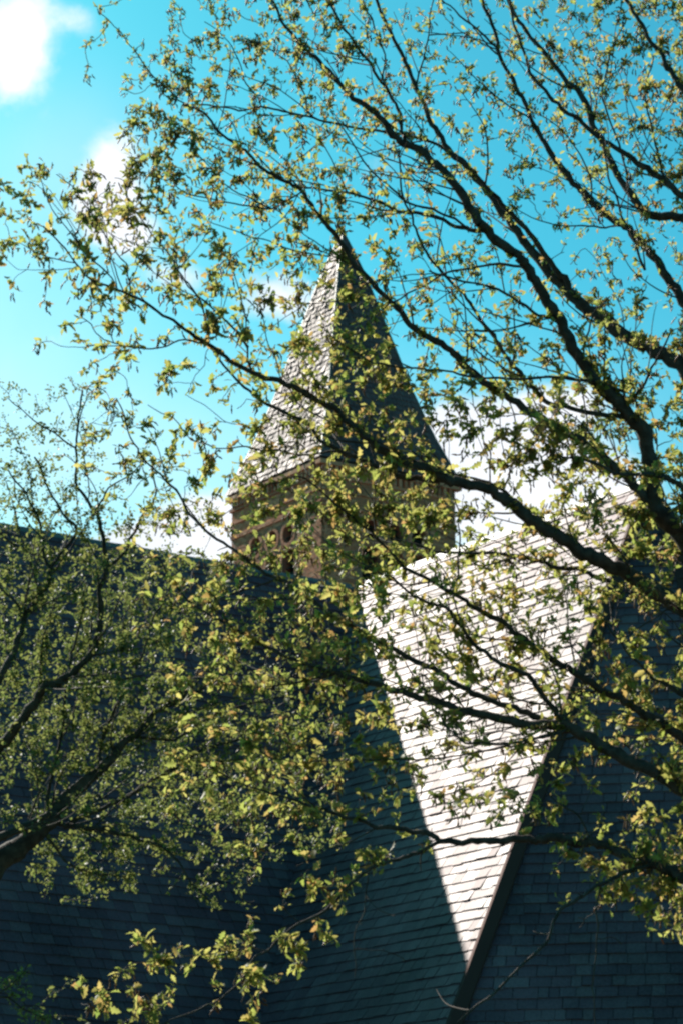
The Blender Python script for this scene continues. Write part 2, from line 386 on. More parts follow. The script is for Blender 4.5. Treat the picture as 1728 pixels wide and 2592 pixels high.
for fdir, fn, sign in ((Bdir, AZ(BAZ - 90), 1), (Adir, AZ(BAZ + 180), -1)):
    P = lambda s, z, h: WC + fdir * s + Zv * z + fn * h
    # face with holes
    outl = [(0, 8.0), (SW, 8.0), (SW, TOP), (0, TOP)]
    vs = [Vector(q) for q in outl]; es = [(0, 1), (1, 2), (2, 3), (3, 0)]; 
    for op in openings():
        o = outline(op); k = len(vs); vs += [Vector(q) for q in o]; es += [(k + i, k + (i + 1) % len(o)) for i in range(len(o))]
    r_ = geometry.delaunay_2d_cdt(vs, es, [], 0, 1e-5)
    fs = [f for f in r_[2] if not inside_op(sum(r_[0][i][0] for i in f) / 3, sum(r_[0][i][1] for i in f) / 3, -.001)]
    wallb.add([P(q[0], q[1], 0) for q in r_[0]], [tuple(f) for f in fs])
    wallb.add([P(0, 0, 0), P(SW, 0, 0), P(SW, 8, 0), P(0, 8, 0)], [(0, 1, 2, 3)])
    for op in openings():
        o = outline(op); k = len(o)
        wallb.add([P(q[0], q[1], 0) for q in o] + [P(q[0], q[1], -.4) for q in o], [(i, (i + 1) % k, (i + 1) % k + k, i + k) for i in range(k)])
        # brick ring round each opening: voussoirs
        wname = 'round_window' if op[0] == 'round' else 'lancet_window'
        fr = Bag(); oo = outline(op, .0, 14); og = outline(op, .13, 14)
        kk = len(oo); last = kk if op[0] == 'round' else 8
        for i in range(last):
            j = (i + 1) % kk
            a, b_, c_, d_ = oo[i], oo[j], og[j], og[i]
            m = lambda p, q, t: (p[0] + (q[0] - p[0]) * t, p[1] + (q[1] - p[1]) * t)
            for t0, t1 in ((.04, .48), (.52, .96)):
                q = [m(a, b_, t0), m(a, b_, t1), m(d_, c_, t1), m(d_, c_, t0)]
                fr.slab([P(x, z, .028) for x, z in q], [P(x, z, .0) for x, z in q])
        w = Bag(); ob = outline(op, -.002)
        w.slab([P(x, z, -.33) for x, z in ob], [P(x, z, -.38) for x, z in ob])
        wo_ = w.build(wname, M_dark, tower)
        fr.build('arch_bricks', M_brick, wo_, kind='stuff')
        zt = op[2] + (op[3] if op[0] == 'round' else 0); zb = op[2] - (op[3] if op[0] == 'round' else LH)
        lv = Bag(); z = zb + .05
        while z < zt - .08:
            hw = op[3] - .01
            zc = op[2] if op[0] == 'round' else op[2] - op[3]
            if op[0] == 'round' or z > zc: hw = math.sqrt(max(.0, (op[3] - .02) ** 2 - (z + .05 - zc) ** 2))
            if hw > .05:
                c = op[1]; lv.slab([P(c - hw, z + .10, -.30), P(c + hw, z + .10, -.30), P(c + hw, z, -.14), P(c - hw, z, -.14)],
                                   [P(c - hw, z + .08, -.30), P(c + hw, z + .08, -.30), P(c + hw, z - .02, -.14), P(c - hw, z - .02, -.14)])
            z += .2
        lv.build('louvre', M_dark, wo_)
    # bricks in view
    z = ZE - 8.5; r = 0
    while z < ZE - .62:
        s = -.115 * (r % 2) 
        while s < SW:
            a, b_ = max(s + .006, 0), min(s + .224, SW); mid = (a + b_) / 2
            if b_ - a > .03 and not (inside_op(a, z + .03, .14) or inside_op(b_, z + .03, .14) or inside_op(mid, z + .03, .14)):
                h = .012 + rb.uniform(-.004, .006)
                if ZE - 1.62 < z < ZE - 1.5 or ZE - 1.12 < z < ZE - 1.03: h += .05      # string courses
                q = [(a, z), (b_, z), (b_, z + .063), (a, z + .063)]
                bricks.slab([P(x, y, h) for x, y in q], [P(x, y, -.01) for x, y in q])
            s += .23
        z += .075; r += 1
    # corbel bands and dentils under the eaves
    E = [('cornice_band', -.62, -.52, .07), ('cornice_band', -.24, -.10, .17)]
    for nm, z0, z1, h in E:
        bb = Bag(); bb.frame_box(WC, fdir, fn, Zv, -h if sign > 0 else .102, SW + h, -.1, h, ZE + z0, ZE + z1); bb.build(nm, M_brick, tower)
    s = .02
    while s < SW - .1:
        bb = Bag(); bb.frame_box(WC, fdir, fn, Zv, s, s + .115, -.05, .12, ZE - .518, ZE - .243); bb.build('dentil', M_brick, tower); s += .23
# rear faces
for o_, d_ in ((WC + Bdir * SW, Adir), (WC + Adir * SW, Bdir)):
    wallb.add([o_, o_ + d_ * SW, o_ + d_ * SW + Zv * TOP, o_ + Zv * TOP], [(0, 1, 2, 3)])
wallb.build('wall', M_mortar, tower)
bricks.build('brick', M_brick, tower, kind='stuff')
# belfry floor keeps the inside dark
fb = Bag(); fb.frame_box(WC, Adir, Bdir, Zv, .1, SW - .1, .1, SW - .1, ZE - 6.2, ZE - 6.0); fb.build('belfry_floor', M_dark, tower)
# spire
PROF = [(1.0, 0.0), (.9, .8), (.8, 1.55), (.715, 2.28), (.6, 3.35), (.47, 4.75), (.335, 6.2), (.2, 7.65), (.07, 8.8), (.012, 9.28)]
def kz(z):
    for (k0, z0), (k1, z1) in zip(PROF, PROF[1:]):
        if z0 <= z <= z1: return k0 + (k1 - k0) * (z - z0) / (z1 - z0)
    return PROF[-1][0]
hs = SE / 2
dirs = [AZ(BAZ - 90), AZ(BAZ + 180), AZ(BAZ + 90), AZ(BAZ)]
sp = Bag(); sv = []
for k, z in PROF:
    for (a, b) in ((-1, -1), (1, -1), (1, 1), (-1, 1)):
        kk = max(k - .012, .004)
        sv.append(cen + Adir * a * hs * kk + Bdir * b * hs * kk + Zv * z)
sv = [v for v in sv]
sf = [(4 * i + j, 4 * i + (j + 1) % 4, 4 * i + 4 + (j + 1) % 4, 4 * i + 4 + j) for i in range(len(PROF) - 1) for j in range(4)] + [(3, 2, 1, 0), tuple(4 * (len(PROF) - 1) + j for j in range(4))]
sp.add(sv, sf); spire = sp.build('spire', M_deck, tower)
sb = Bag(); sb.frame_box(cen, Adir, Bdir, Zv, -hs + .02, hs - .02, -hs + .02, hs - .02, -.11, -.02); sb.build('eaves_board', M_copper, tower)
ss = Bag(); rs = random.Random(21); scand = []
for fi, nh in enumerate(dirs):
    u = np.cross(Zv, nh); z = 0.0
    while z < 9.3:
        e = .21 * rs.uniform(.94, 1.06); z1 = min(z + e, 9.55); zt = min(z + e * 1.12, 9.58)
        w0, w1 = hs * kz(z), hs * kz(zt)
        x = -w0 - rs.uniform(0, .2)
        while x < w0:
            w = rs.uniform(.09, .19); a0, a1 = max(x + .012, -w0), min(x + w, w0); x += w
            if a1 - a0 < .02: continue
            t0, t1 = max(min(a0, w1), -w1), max(min(a1, w1), -w1)
            lift = .02 + rs.random() ** 1.6 * (.045 if fi == 0 else .02); th = .02; tw = rs.uniform(-.02, .02) if fi == 0 else 0
            dn_ = rs.uniform(-.02, .015)
            Q = lambda a, zz, r_, h: cen + u * a + Zv * (zz) + nh * (r_ + h)
            lo = [Q(a0, z + dn_, w0, lift), Q(a1, z + dn_, w0, max(lift + tw, .01)), Q(t1, zt, w1, lift * .45), Q(t0, zt, w1, lift * .45)]
            hi = [p + nh * th for p in lo[:2]] + [p + nh * th * .4 for p in lo[2:]]
            ss.slab(hi, lo)
        z += e
ss.build('slate', M_spire, spire, kind='stuff')
# hip rolls and finial
for (a, b) in ((-1, -1), (1, -1), (1, 1), (-1, 1)):
    hb = Bag()
    for (k0, z0), (k1, z1) in zip(PROF, PROF[1:]):
        c0 = cen + (Adir * a + Bdir * b) * hs * k0 + Zv * z0; c1 = cen + (Adir * a + Bdir * b) * hs * k1 + Zv * z1
        r_ = .05; o1 = Adir * a * r_; o2 = Bdir * b * r_
        strip_piece(hb, c0, c1, [o1 - o2 * .6, (o1 + o2) * .8 + Zv * .03, o2 - o1 * .6, -(o1 + o2) * .6])
    hb.build('hip_roll', M_ridge, spire)
fin = Bag(); prof = [(.10, -.25), (.07, .0), (.05, .12), (.10, .2), (.11, .27), (.05, .30), (.008, .36)]
fv = []; ff = []
for i, (r_, z) in enumerate(prof):
    for k in range(8): fv.append(cen + Zv * (9.28 + z * .6) + np.array([math.cos(k * math.pi / 4) * r_, math.sin(k * math.pi / 4) * r_, 0]))
for i in range(len(prof) - 1):
    for k in range(8): ff.append((i * 8 + k, i * 8 + (k + 1) % 8, i * 8 + 8 + (k + 1) % 8, i * 8 + 8 + k))
fin.add(fv, ff); fin.build('finial', M_copper, spire)

#TREES#
# ------------------------------------------------------------------ trees
def bark(name, c0, c1):
    m, t, b = mat(name, c0, .85, .25)
    g = _node(t, 'ShaderNodeNewGeometry'); n = _node(t, 'ShaderNodeTexNoise'); n.inputs['Scale'].default_value = 22; n.inputs['Detail'].default_value = 6
    t.links.new(g.outputs['Position'], n.inputs['Vector'])
    cr = _node(t, 'ShaderNodeValToRGB'); cr.color_ramp.elements[0].position = .35; cr.color_ramp.elements[1].position = .7
    cr.color_ramp.elements[0].color = (*c0, 1); cr.color_ramp.elements[1].color = (*c1, 1)
    t.links.new(n.outputs['Fac'], cr.inputs[0]); t.links.new(cr.outputs[0], b.inputs['Base Color'])
    n2 = _node(t, 'ShaderNodeTexNoise'); n2.inputs['Scale'].default_value = 90; n2.inputs['Detail'].default_value = 5; t.links.new(g.outputs['Position'], n2.inputs['Vector'])
    bp = _node(t, 'ShaderNodeBump'); bp.inputs['Strength'].default_value = .8; bp.inputs['Distance'].default_value = .01
    t.links.new(n2.outputs['Fac'], bp.inputs['Height']); t.links.new(bp.outputs[0], b.inputs['Normal'])
    return m
M_bark = bark('oak_bark', (.04, .027, .024), (.10, .072, .066))
M_bark2 = bark('small_tree_bark', (.04, .03, .025), (.10, .075, .06))
def leafmat(name, cols, tr, trans=.5):
    m = bpy.data.materials.new(name); m.use_nodes = True; t = m.node_tree; t.nodes.clear()
    g = _node(t, 'ShaderNodeNewGeometry'); oi = _node(t, 'ShaderNodeObjectInfo')
    ad = _node(t, 'ShaderNodeMath', operation='ADD'); t.links.new(g.outputs['Random Per Island'], ad.inputs[0]); t.links.new(oi.outputs['Random'], ad.inputs[1])
    fr = _node(t, 'ShaderNodeMath', operation='FRACT'); t.links.new(ad.outputs[0], fr.inputs[0])
    outs = []
    for cs in (cols, tr):
        cr = _node(t, 'ShaderNodeValToRGB'); e = cr.color_ramp.elements; e[0].position = 0; e[0].color = (*cs[0], 1); e[1].position = 1; e[1].color = (*cs[-1], 1)
        for i, c in enumerate(cs[1:-1]): q = e.new((i + 1) / (len(cs) - 1)); q.color = (*c, 1)
        t.links.new(fr.outputs[0], cr.inputs[0]); outs.append(cr.outputs[0])
    p = _node(t, 'ShaderNodeBsdfPrincipled'); p.inputs['Roughness'].default_value = .5; p.inputs['Specular IOR Level'].default_value = .35
    t.links.new(outs[0], p.inputs['Base Color'])
    tl_ = _node(t, 'ShaderNodeBsdfTranslucent'); t.links.new(outs[1], tl_.inputs[0])
    mx = _node(t, 'ShaderNodeMixShader'); mx.inputs[0].default_value = trans
    t.links.new(p.outputs[0], mx.inputs[1]); t.links.new(tl_.outputs[0], mx.inputs[2])
    o = _node(t, 'ShaderNodeOutputMaterial'); t.links.new(mx.outputs[0], o.inputs[0])
    return m
M_oakleaf = leafmat('young_oak_leaf', [(.10, .13, .03), (.13, .15, .04), (.09, .12, .03), (.15, .15, .05), (.16, .11, .05)],
                    [(.37, .38, .09), (.45, .42, .12), (.28, .33, .07), (.52, .45, .14), (.42, .24, .09), (.37, .39, .10), (.22, .28, .06)], .70)
M_smallleaf = leafmat('small_green_leaf', [(.06, .085, .025), (.08, .10, .03), (.10, .11, .035)], [(.15, .20, .05), (.23, .26, .07), (.32, .32, .10), (.18, .23, .06)], .5)
M_catkin = leafmat('catkin', [(.12, .06, .025), (.16, .09, .04), (.09, .05, .025)], [(.30, .13, .04), (.36, .18, .06), (.22, .10, .04)], .35)

DSC = 1.102
def P3(x, y, depth):
    r = cam_dir(x * DSC, y * DSC); return CAM + r * depth / r[1]
def smooth(pts, rad, step=22, wig=0.0, rs=None):
    """Catmull-Rom through 3-D points with radii"""
    pts = [np.array(p) for p in pts]; out = []; orad = []
    for i in range(len(pts) - 1):
        p0 = pts[max(i - 1, 0)]; p1 = pts[i]; p2 = pts[i + 1]; p3 = pts[min(i + 2, len(pts) - 1)]
        L = np.linalg.norm(p2 - p1); n = max(2, int(L / .07))
        for k in range(n):
            t = k / n
            q = .5 * ((2 * p1) + (-p0 + p2) * t + (2 * p0 - 5 * p1 + 4 * p2 - p3) * t * t + (-p0 + 3 * p1 - 3 * p2 + p3) * t ** 3)
            r = rad[i] + (rad[i + 1] - rad[i]) * t
            if wig and rs: q = q + np.array([rs.gauss(0, 1), rs.gauss(0, 1), rs.gauss(0, 1)]) * wig * min(r, .02); r = r * rs.uniform(.9, 1.12)
            out.append(q); orad.append(r)
    out.append(pts[-1]); orad.append(rad[-1])
    return out, orad
def tube(pts, rad, sides, V, F):
    """append a tube to python lists V (arrays) and F (quads)"""
    pts = np.array(pts); n = len(pts)
    tn = np.gradient(pts, axis=0); tn /= (np.linalg.norm(tn, axis=1)[:, None] + 1e-9)
    ref = np.array([.3, .9, .2]) if abs(tn[0] @ np.array([.3, .9, .2])) < .85 else np.array([1., 0, 0])
    a = np.cross(tn, ref); a /= (np.linalg.norm(a, axis=1)[:, None] + 1e-9); b = np.cross(tn, a)
    ang = np.arange(sides) * 2 * math.pi / sides
    ring = pts[:, None, :] + (a[:, None, :] * np.cos(ang)[None, :, None] + b[:, None, :] * np.sin(ang)[None, :, None]) * np.array(rad)[:, None, None]
    k = sum(len(v) for v in V) if not V or not isinstance(V[-1], int) else 0
    base = tube.count.setdefault(id(V), 0)
    V.append(ring.reshape(-1, 3))
    i = np.arange(n - 1)[:, None]; j = np.arange(sides)[None, :]
    q = np.stack([i * sides + j, i * sides + (j + 1) % sides, (i + 1) * sides + (j + 1) % sides, (i + 1) * sides + j], -1).reshape(-1, 4)
    F.append(q + base); tube.count[id(V)] = base + n * sides
tube.count = {}
KEEP = []
def tube_mesh(name, V, F, off, m):
    me = mesh_from(name, np.concatenate(V) - off, np.concatenate(F), m, True); return me

class Tree:
    def __init__(s, name, label, base, m, seed):
        s.root = thing(name, label, 'tree', tuple(base)); s.base = np.array(base, float); s.m = m; s.thick = 1.0; s.rs = random.Random(seed)
        s.px = []; s.depth = []; s.dirn = []; s.rad = []      # skeleton nodes (display px), depth, flow dir, radius
    def near(s, x, y, lim=40):
        if not s.px: return None
        a = np.array(s.px); d = np.hypot(a[:, 0] - x, a[:, 1] - y); i = int(d.argmin())
        return i if d[i] < lim else None
    def limb(s, pts, w0, w1, d0=None, slope=0.0, ext=None, name='branch', free=False):
        """pts root->tip in display px; widths in display px; d0 depth of the root; ext: 3-D points that lead from the trunk to the root"""
        i = None if d0 is not None and free else s.near(*pts[0], lim=26)
        if i is not None: dep0 = s.depth[i]; pts = [tuple(s.px[i])] + pts[1:]
        else: dep0 = d0 if d0 is not None else 14.0
        cr_ = [pts[0]]
        for a, b in zip(pts, pts[1:]):       # crooked growth between the surveyed points
            l = math.hypot(b[0] - a[0], b[1] - a[1]); n_ = int(l / 34)
            for q in range(1, n_ + 1):
                t_ = (q + s.rs.uniform(-.2, .2)) / (n_ + 1); j = s.rs.gauss(0, 2.1)
                cr_.append((a[0] + (b[0] - a[0]) * t_ - (b[1] - a[1]) / l * j, a[1] + (b[1] - a[1]) * t_ + (b[0] - a[0]) / l * j))
            cr_.append(b)
        pts = cr_; L = [0]
        for a, b in zip(pts, pts[1:]): L.append(L[-1] + math.hypot(b[0] - a[0], b[1] - a[1]))
        T = L[-1]; deps = [dep0 + slope * l / 1000 for l in L]
        P = [P3(x, y, d) for (x, y), d in zip(pts, deps)]
        tp = 1.5 if free else 1.0; rad = [(w1 + (w0 - w1) * (1 - l / T) ** tp) * DSC / FPX * d / 2 * s.thick for l, d in zip(L, deps)]
        if ext: P = [np.array(e[:3], float) for e in ext] + P; rad = [e[3] for e in ext] + rad
        Q, QR = smooth(P, rad, wig=.25, rs=s.rs)
        V, F = [], []; KEEP.append(V); tube(Q, QR, 8 if w0 > 7 else 6, V, F)
        obj(name, tube_mesh(name, V, F, s.base, s.m), s.root)
        for k in range(len(pts) - 1):
            n = max(1, int((L[k + 1] - L[k]) / 12))
            for q in range(n):
                t = q / n; a, b = pts[k], pts[k + 1]; ll = L[k] + (L[k + 1] - L[k]) * t
                s.px.append((a[0] + (b[0] - a[0]) * t, a[1] + (b[1] - a[1]) * t)); s.depth.append(dep0 + slope * ll / 1000)
                dd = np.array([b[0] - a[0], b[1] - a[1]], float); dd /= np.linalg.norm(dd) + 1e-9; s.dirn.append(dd); s.rad.append(w1 + (w0 - w1) * (1 - ll / T) ** (1.5 if free else 1))
        s.px.append(pts[-1]); s.depth.append(deps[-1]); s.dirn.append(s.dirn[-1]); s.rad.append(w1)
    def twigs(s, targets, wid, wmin, dj, back=.1, step=26, bias=.55, curl=.25):
        """grow twigs from the skeleton to each target; returns tips (3-D point, direction)"""
        rs = s.rs; A = np.array(s.px); DP = np.array(s.depth); DR = np.array(s.dirn)
        lim = np.array(s.rad)
        T = list(targets); order = sorted(range(len(T)), key=lambda i: np.hypot(A[:, 0] - T[i][0], A[:, 1] - T[i][1]).min())
        V, F = [], []; KEEP.append(V); tips = []
        cap = len(A) + len(T) * 14; PX = np.zeros((cap, 2)); PX[:len(A)] = A; D3 = np.zeros(cap); D3[:len(A)] = DP; FD = np.zeros((cap, 2)); FD[:len(A)] = DR; W_ = np.zeros(cap); W_[:len(A)] = lim; n = len(A)
        for i in order:
            x, y, leafy = T[i]
            v = np.array([x, y]) - PX[:n]; d = np.hypot(v[:, 0], v[:, 1]) + 1e-6
            c = (v * FD[:n]).sum(1) / d
            cost = d * (1 + bias * (1 - c)) + (W_[:n] < .9) * 6
            cost[d < 7] = 1e9
            j = int(cost.argmin()); L = d[j]
            if L > 230: continue
            a = PX[j]; dirv = v[j] / L; per = np.array([-dirv[1], dirv[0]])
            bow = rs.uniform(-curl, curl) * L; fl = FD[j]
            k = max(3, int(L / 9)); pts = []; d1 = D3[j] + (rs.gauss(0, dj) + back) * min(1.5, L / 70)
            w0 = min(wid * (0.55 + L / 160), max(W_[j] * .85, wmin)) 
            ph = rs.uniform(0, 6.28); amp = rs.uniform(.5, 2.2)
            for q in range(k + 1):
                t = q / k; p = a + (np.array([x, y]) - a) * t + per * bow * 4 * t * (1 - t) * .5 + fl * L * .25 * t * (1 - t) + per * math.sin(ph + t * L / 11) * amp * min(1, 4 * t * (1 - t))
                pts.append((p[0], p[1], D3[j] + (d1 - D3[j]) * t))
            P = [P3(*p) for p in pts]; dm = pts[0][2]
            rad = [(w0 + (wmin - w0) * q / k) * DSC / FPX * dm / 2 for q in range(k + 1)]
            tube(P, rad, 4, V, F)
            for q in range(1, k + 1):
                if n < cap:
                    PX[n] = pts[q][:2]; D3[n] = pts[q][2]; dd = np.array(pts[q][:2]) - np.array(pts[q - 1][:2]); FD[n] = dd / (np.linalg.norm(dd) + 1e-9); W_[n] = w0 + (wmin - w0) * q / k; n += 1
            if leafy:
                dv = P[-1] - P[-2]; tips.append((P[-1], dv / (np.linalg.norm(dv) + 1e-9)))
                if L > 45 and rs.random() < leafy * .6: m_ = k // 2 + 1; tips.append((P[m_], dv / (np.linalg.norm(dv) + 1e-9)))
        obj('twigs', tube_mesh('twigs', V, F, s.base, s.m), s.root, kind='stuff')
        return tips

def side_branches(s, grid, n, seed, wr=(3.2, 6.0)):
    rs = random.Random(seed); V, F = [], []; KEEP.append(V); cnt = 0; tries = 0; N0 = len(s.px)
    while cnt < n and tries < n * 30:
        tries += 1; i = rs.randrange(N0)
        if s.rad[i] < 3.5: continue
        x, y = s.px[i]; d = s.dirn[i]; side = rs.choice((-1, 1)); a = side * R(rs.uniform(18, 50)); L = rs.uniform(90, 330)
        v = np.array([d[0] * math.cos(a) - d[1] * math.sin(a), d[0] * math.sin(a) + d[1] * math.cos(a)]); k = int(L / 14)
        pts = [(x, y, s.depth[i])]; p = np.array([x, y], float); dz = rs.gauss(0, .5); turn = -a / k * rs.uniform(.2, 1.1)
        for q in range(k):
            t_ = turn + rs.gauss(0, .07); v = np.array([v[0] * math.cos(t_) - v[1] * math.sin(t_), v[0] * math.sin(t_) + v[1] * math.cos(t_)]); p = p + v * 14
            pts.append((p[0], p[1], s.depth[i] + dz * (q + 1) / k))
        ok = all(0 <= int(b // 98) < len(grid) and 0 <= int(a_ // 98) < len(grid[0]) and grid[int(b // 98)][int(a_ // 98)] >= 3 for a_, b, _ in pts[2::3])
        if not ok: continue
        w0 = min(s.rad[i] * .6, rs.uniform(*wr)); P = [P3(*q) for q in pts]; w1 = 1.7
        tube(P, [(w0 + (w1 - w0) * j / k) * DSC / FPX * pts[0][2] / 2 for j in range(k + 1)], 5, V, F); cnt += 1
        for j in range(1, k + 1):
            s.px.append(pts[j][:2]); s.depth.append(pts[j][2]); dd = np.array(pts[j][:2]) - np.array(pts[j - 1][:2]); s.dirn.append(dd / np.linalg.norm(dd)); s.rad.append(w0 + (w1 - w0) * j / k)
    obj('side_branches', tube_mesh('side_branches', V, F, s.base, s.m), s.root, kind='stuff')
# leaf shapes in local coords (x along the leaf, y across, z up); unit length
def leaf_shape(stations, fold, droop):
    """stations: (x, halfwidth)"""
    v = []; 
    for x, w in stations:
        z = -droop * x * x
        v += [(x, -w, z + fold * w), (x, 0, z), (x, w, z + fold * w)]
    f = []
    for i in range(len(stations) - 1):
        a = 3 * i; f += [(a, a + 3, a + 4, a + 1), (a + 1, a + 4, a + 5, a + 2)]
    return np.array(v), np.array(f)
OAK = [leaf_shape([(0, .015), (.12, .02), (.26, .15), (.36, .10), (.5, .27), (.6, .13), (.74, .26), (.84, .10), (1, .02)], .45, .25),
       leaf_shape([(0, .015), (.14, .03), (.3, .20), (.42, .12), (.56, .30), (.68, .16), (.8, .20), (.9, .09), (1, .015)], .25, .4),
       leaf_shape([(0, .015), (.15, .06), (.32, .17), (.5, .24), (.62, .15), (.78, .17), (1, .02)], .8, .15)]
SML = [leaf_shape([(0, .02), (.25, .22), (.55, .30), (.8, .18), (1, .02)], .3, .2), leaf_shape([(0, .02), (.3, .26), (.6, .26), (1, .02)], .6, .35)]

def rand_basis(n, dirs, rs, spread, upbias):
    """leaf frames: x axis around dirs with spread, z axis roughly up"""
    X = dirs + rs.normal(size=(n, 3)) * spread; X /= np.linalg.norm(X, axis=1)[:, None]
    Z = np.array([0, 0, 1.]) * upbias + rs.normal(size=(n, 3)); Z -= (Z * X).sum(1)[:, None] * X; Z /= np.linalg.norm(Z, axis=1)[:, None]
    Y = np.cross(Z, X); return X, Y, Z
def place_leaves(tree, pos, X, Y, Z, size, shapes, m, name='leaf', nobj=300, rs=None):
    n = len(pos)
    # which leaves show largest: inside the frame, nearest, turned to the camera
    v = pos - CAM; dep = v[:, 1] * math.cos(TH) + v[:, 2] * math.sin(TH)
    px_ = 864 + FPX * v[:, 0] / dep; py_ = 1296 - FPX * (-v[:, 1] * math.sin(TH) + v[:, 2] * math.cos(TH)) / dep
    vis = (px_ > 10) & (px_ < 1718) & (py_ > 10) & (py_ < 2582)
    face = np.abs((Z * (v / np.linalg.norm(v, axis=1)[:, None])).sum(1))
    sc_ = np.where(vis, (size / dep) ** 2 * (.15 + face), 0); order = np.argsort(-sc_); big = order[:nobj]; small = order[nobj:]
    kind = rs.randint(0, len(shapes), n)
    protos = [mesh_from(name, sh[0], sh[1], m, True) for sh in shapes]
    from mathutils import Matrix
    for i in big:
        o = bpy.data.objects.new(name, protos[kind[i]])
        M = Matrix(((X[i][0], Y[i][0], Z[i][0], 0), (X[i][1], Y[i][1], Z[i][1], 0), (X[i][2], Y[i][2], Z[i][2], 0), (0, 0, 0, 1)))
        o.parent = tree.root; o.location = tuple(pos[i] - tree.base); o.rotation_euler = M.to_euler(); o.scale = (size[i],) * 3; link(o)
    VV, FF = [], []; base = 0
    for k, (sv_, sf_) in enumerate(shapes):
        ix = small[kind[small] == k]
        if not len(ix): continue
        s_ = size[ix][:, None, None]
        P = pos[ix][:, None, :] + (X[ix][:, None, :] * sv_[None, :, 0:1] + Y[ix][:, None, :] * sv_[None, :, 1:2] + Z[ix][:, None, :] * sv_[None, :, 2:3]) * s_
        VV.append(P.reshape(-1, 3)); FF.append((sf_[None] + (np.arange(len(ix)) * len(sv_))[:, None, None]).reshape(-1, 4) + base); base += len(ix) * len(sv_)
    me = mesh_from('foliage', np.concatenate(VV) - tree.base, np.concatenate(FF), m, True); obj('foliage', me, tree.root, kind='stuff')

def targets(grid, per, seed, leafy=1.0, rows0=0, cell=98):
    rs = random.Random(seed); out = []
    for r, row in enumerate(grid):
        for c, d in enumerate(row):
            k = d * per; k = int(k) + (rs.random() < k - int(k))
            for _ in range(k):
                # soften the cell edges
                out.append((c * cell + rs.uniform(-.12, 1.12) * cell, (r + rows0) * cell + rs.uniform(-.12, 1.12) * cell, leafy))
    return out

# --- the oak at the right
oak = Tree('oak_tree', 'large dark limbed oak at the right with young yellow green leaves and brown catkins', (4.6, 15.2, 0), M_bark, 4)
TX, TY = 4.6, 15.2
# trunk, out of the frame on the right
V, F = [], []; KEEP.append(V)
Q, QR = smooth([(TX + .1, TY, -.1), (TX, TY, 1.6), (TX - .1, TY + .05, 3.4), (TX - .3, TY, 5.2), (TX - .6, TY - .1, 7.2), (TX - .8, TY, 9.5), (TX - 1, TY, 12)], [.42, .33, .28, .24, .19, .13, .05], wig=.3, rs=oak.rs)
tube(Q, QR, 14, V, F); obj('trunk', tube_mesh('trunk', V, F, oak.base, M_bark), oak.root)
tr = lambda z, r: (TX - .05 - max(0, z - 3.4) * .13, TY, z, r)
E_ = lambda z, r: [tr(z, r)]
# leader that fans out over the top of the picture
oak.limb([(1640, 1330), (1568, 1235), (1505, 1170), (1497, 1080), (1484, 1005), (1434, 940), (1362, 872), (1314, 800), (1294, 755), (1264, 710), (1234, 655), (1209, 610), (1175, 578), (1134, 550), (1100, 512)], 50, 23, 14.4, -.8, E_(3.3, .16), free=True)
oak.limb([(1660, 960), (1568, 840), (1504, 805), (1434, 770), (1384, 730), (1324, 690), (1284, 650), (1248, 612), (1209, 560), (1164, 500), (1110, 430), (1064, 375), (1029, 345), (984, 270), (949, 190), (919, 120), (889, 60), (855, -20)], 44, 8, 15.0, .5, E_(4.2, .13), free=True)
oak.limb([(1100, 512), (1064, 450), (1024, 400), (984, 360), (944, 335), (909, 318), (864, 260), (809, 225), (784, 195), (725, 130), (685, 95), (645, 45), (615, -20)], 23, 5)
oak.limb([(1324, 690), (1264, 600), (1204, 525), (1164, 480), (1124, 440), (1084, 392), (1040, 362)], 16, 9, slope=-.6)
oak.limb([(934, 325), (914, 250), (884, 200), (854, 150), (814, 100), (784, 60), (745, -20)], 9, 5, slope=.5)
oak.limb([(890, 170), (884, 125), (859, 65), (834, 0), (825, -30)], 5, 3)
oak.limb([(954, 200), (984, 80), (994, 0), (1000, -30)], 5, 3)
oak.limb([(990, 78), (1054, 76), (1104, 80), (1150, 78)], 4, 2)
oak.limb([(1120, 535), (1044, 520), (984, 495), (914, 485), (859, 460), (784, 440), (740, 436), (690, 430), (650, 400)], 11, 4, slope=.8)
oak.limb([(1070, 512), (1044, 503), (994, 480), (934, 465), (884, 420), (834, 370), (784, 290), (770, 270)], 7, 3, slope=-.8)
oak.limb([(1064, 375), (1000, 330), (940, 310), (860, 300), (784, 285), (720, 270), (650, 255), (600, 245), (550, 255), (500, 245), (450, 240), (410, 230), (380, 200), (345, 190)], 8, 3, slope=1.2)
oak.limb([(720, 270), (690, 200), (660, 140), (600, 100), (540, 95)], 4, 2)
oak.limb([(600, 245), (560, 180), (540, 120), (500, 70), (470, 50)], 4, 2)
oak.limb([(380, 200), (340, 160), (310, 115), (280, 75), (250, 45), (230, 30)], 3.5, 2, slope=.8)
oak.limb([(1204, 620), (1144, 605), (1079, 615), (1014, 630), (954, 665), (894, 697), (860, 720), (800, 745)], 7, 3, slope=-.7)
oak.limb([(1309, 790), (1284, 745), (1194, 695), (1144, 665), (1084, 650), (1024, 635), (984, 622)], 9, 4, slope=-1.)
oak.limb([(1434, 975), (1340, 945), (1259, 925), (1209, 880), (1159, 815), (1134, 770), (1094, 720), (1064, 675), (1024, 635), (984, 590), (949, 515), (929, 470), (919, 400), (915, 340)], 13, 4, slope=-.5)
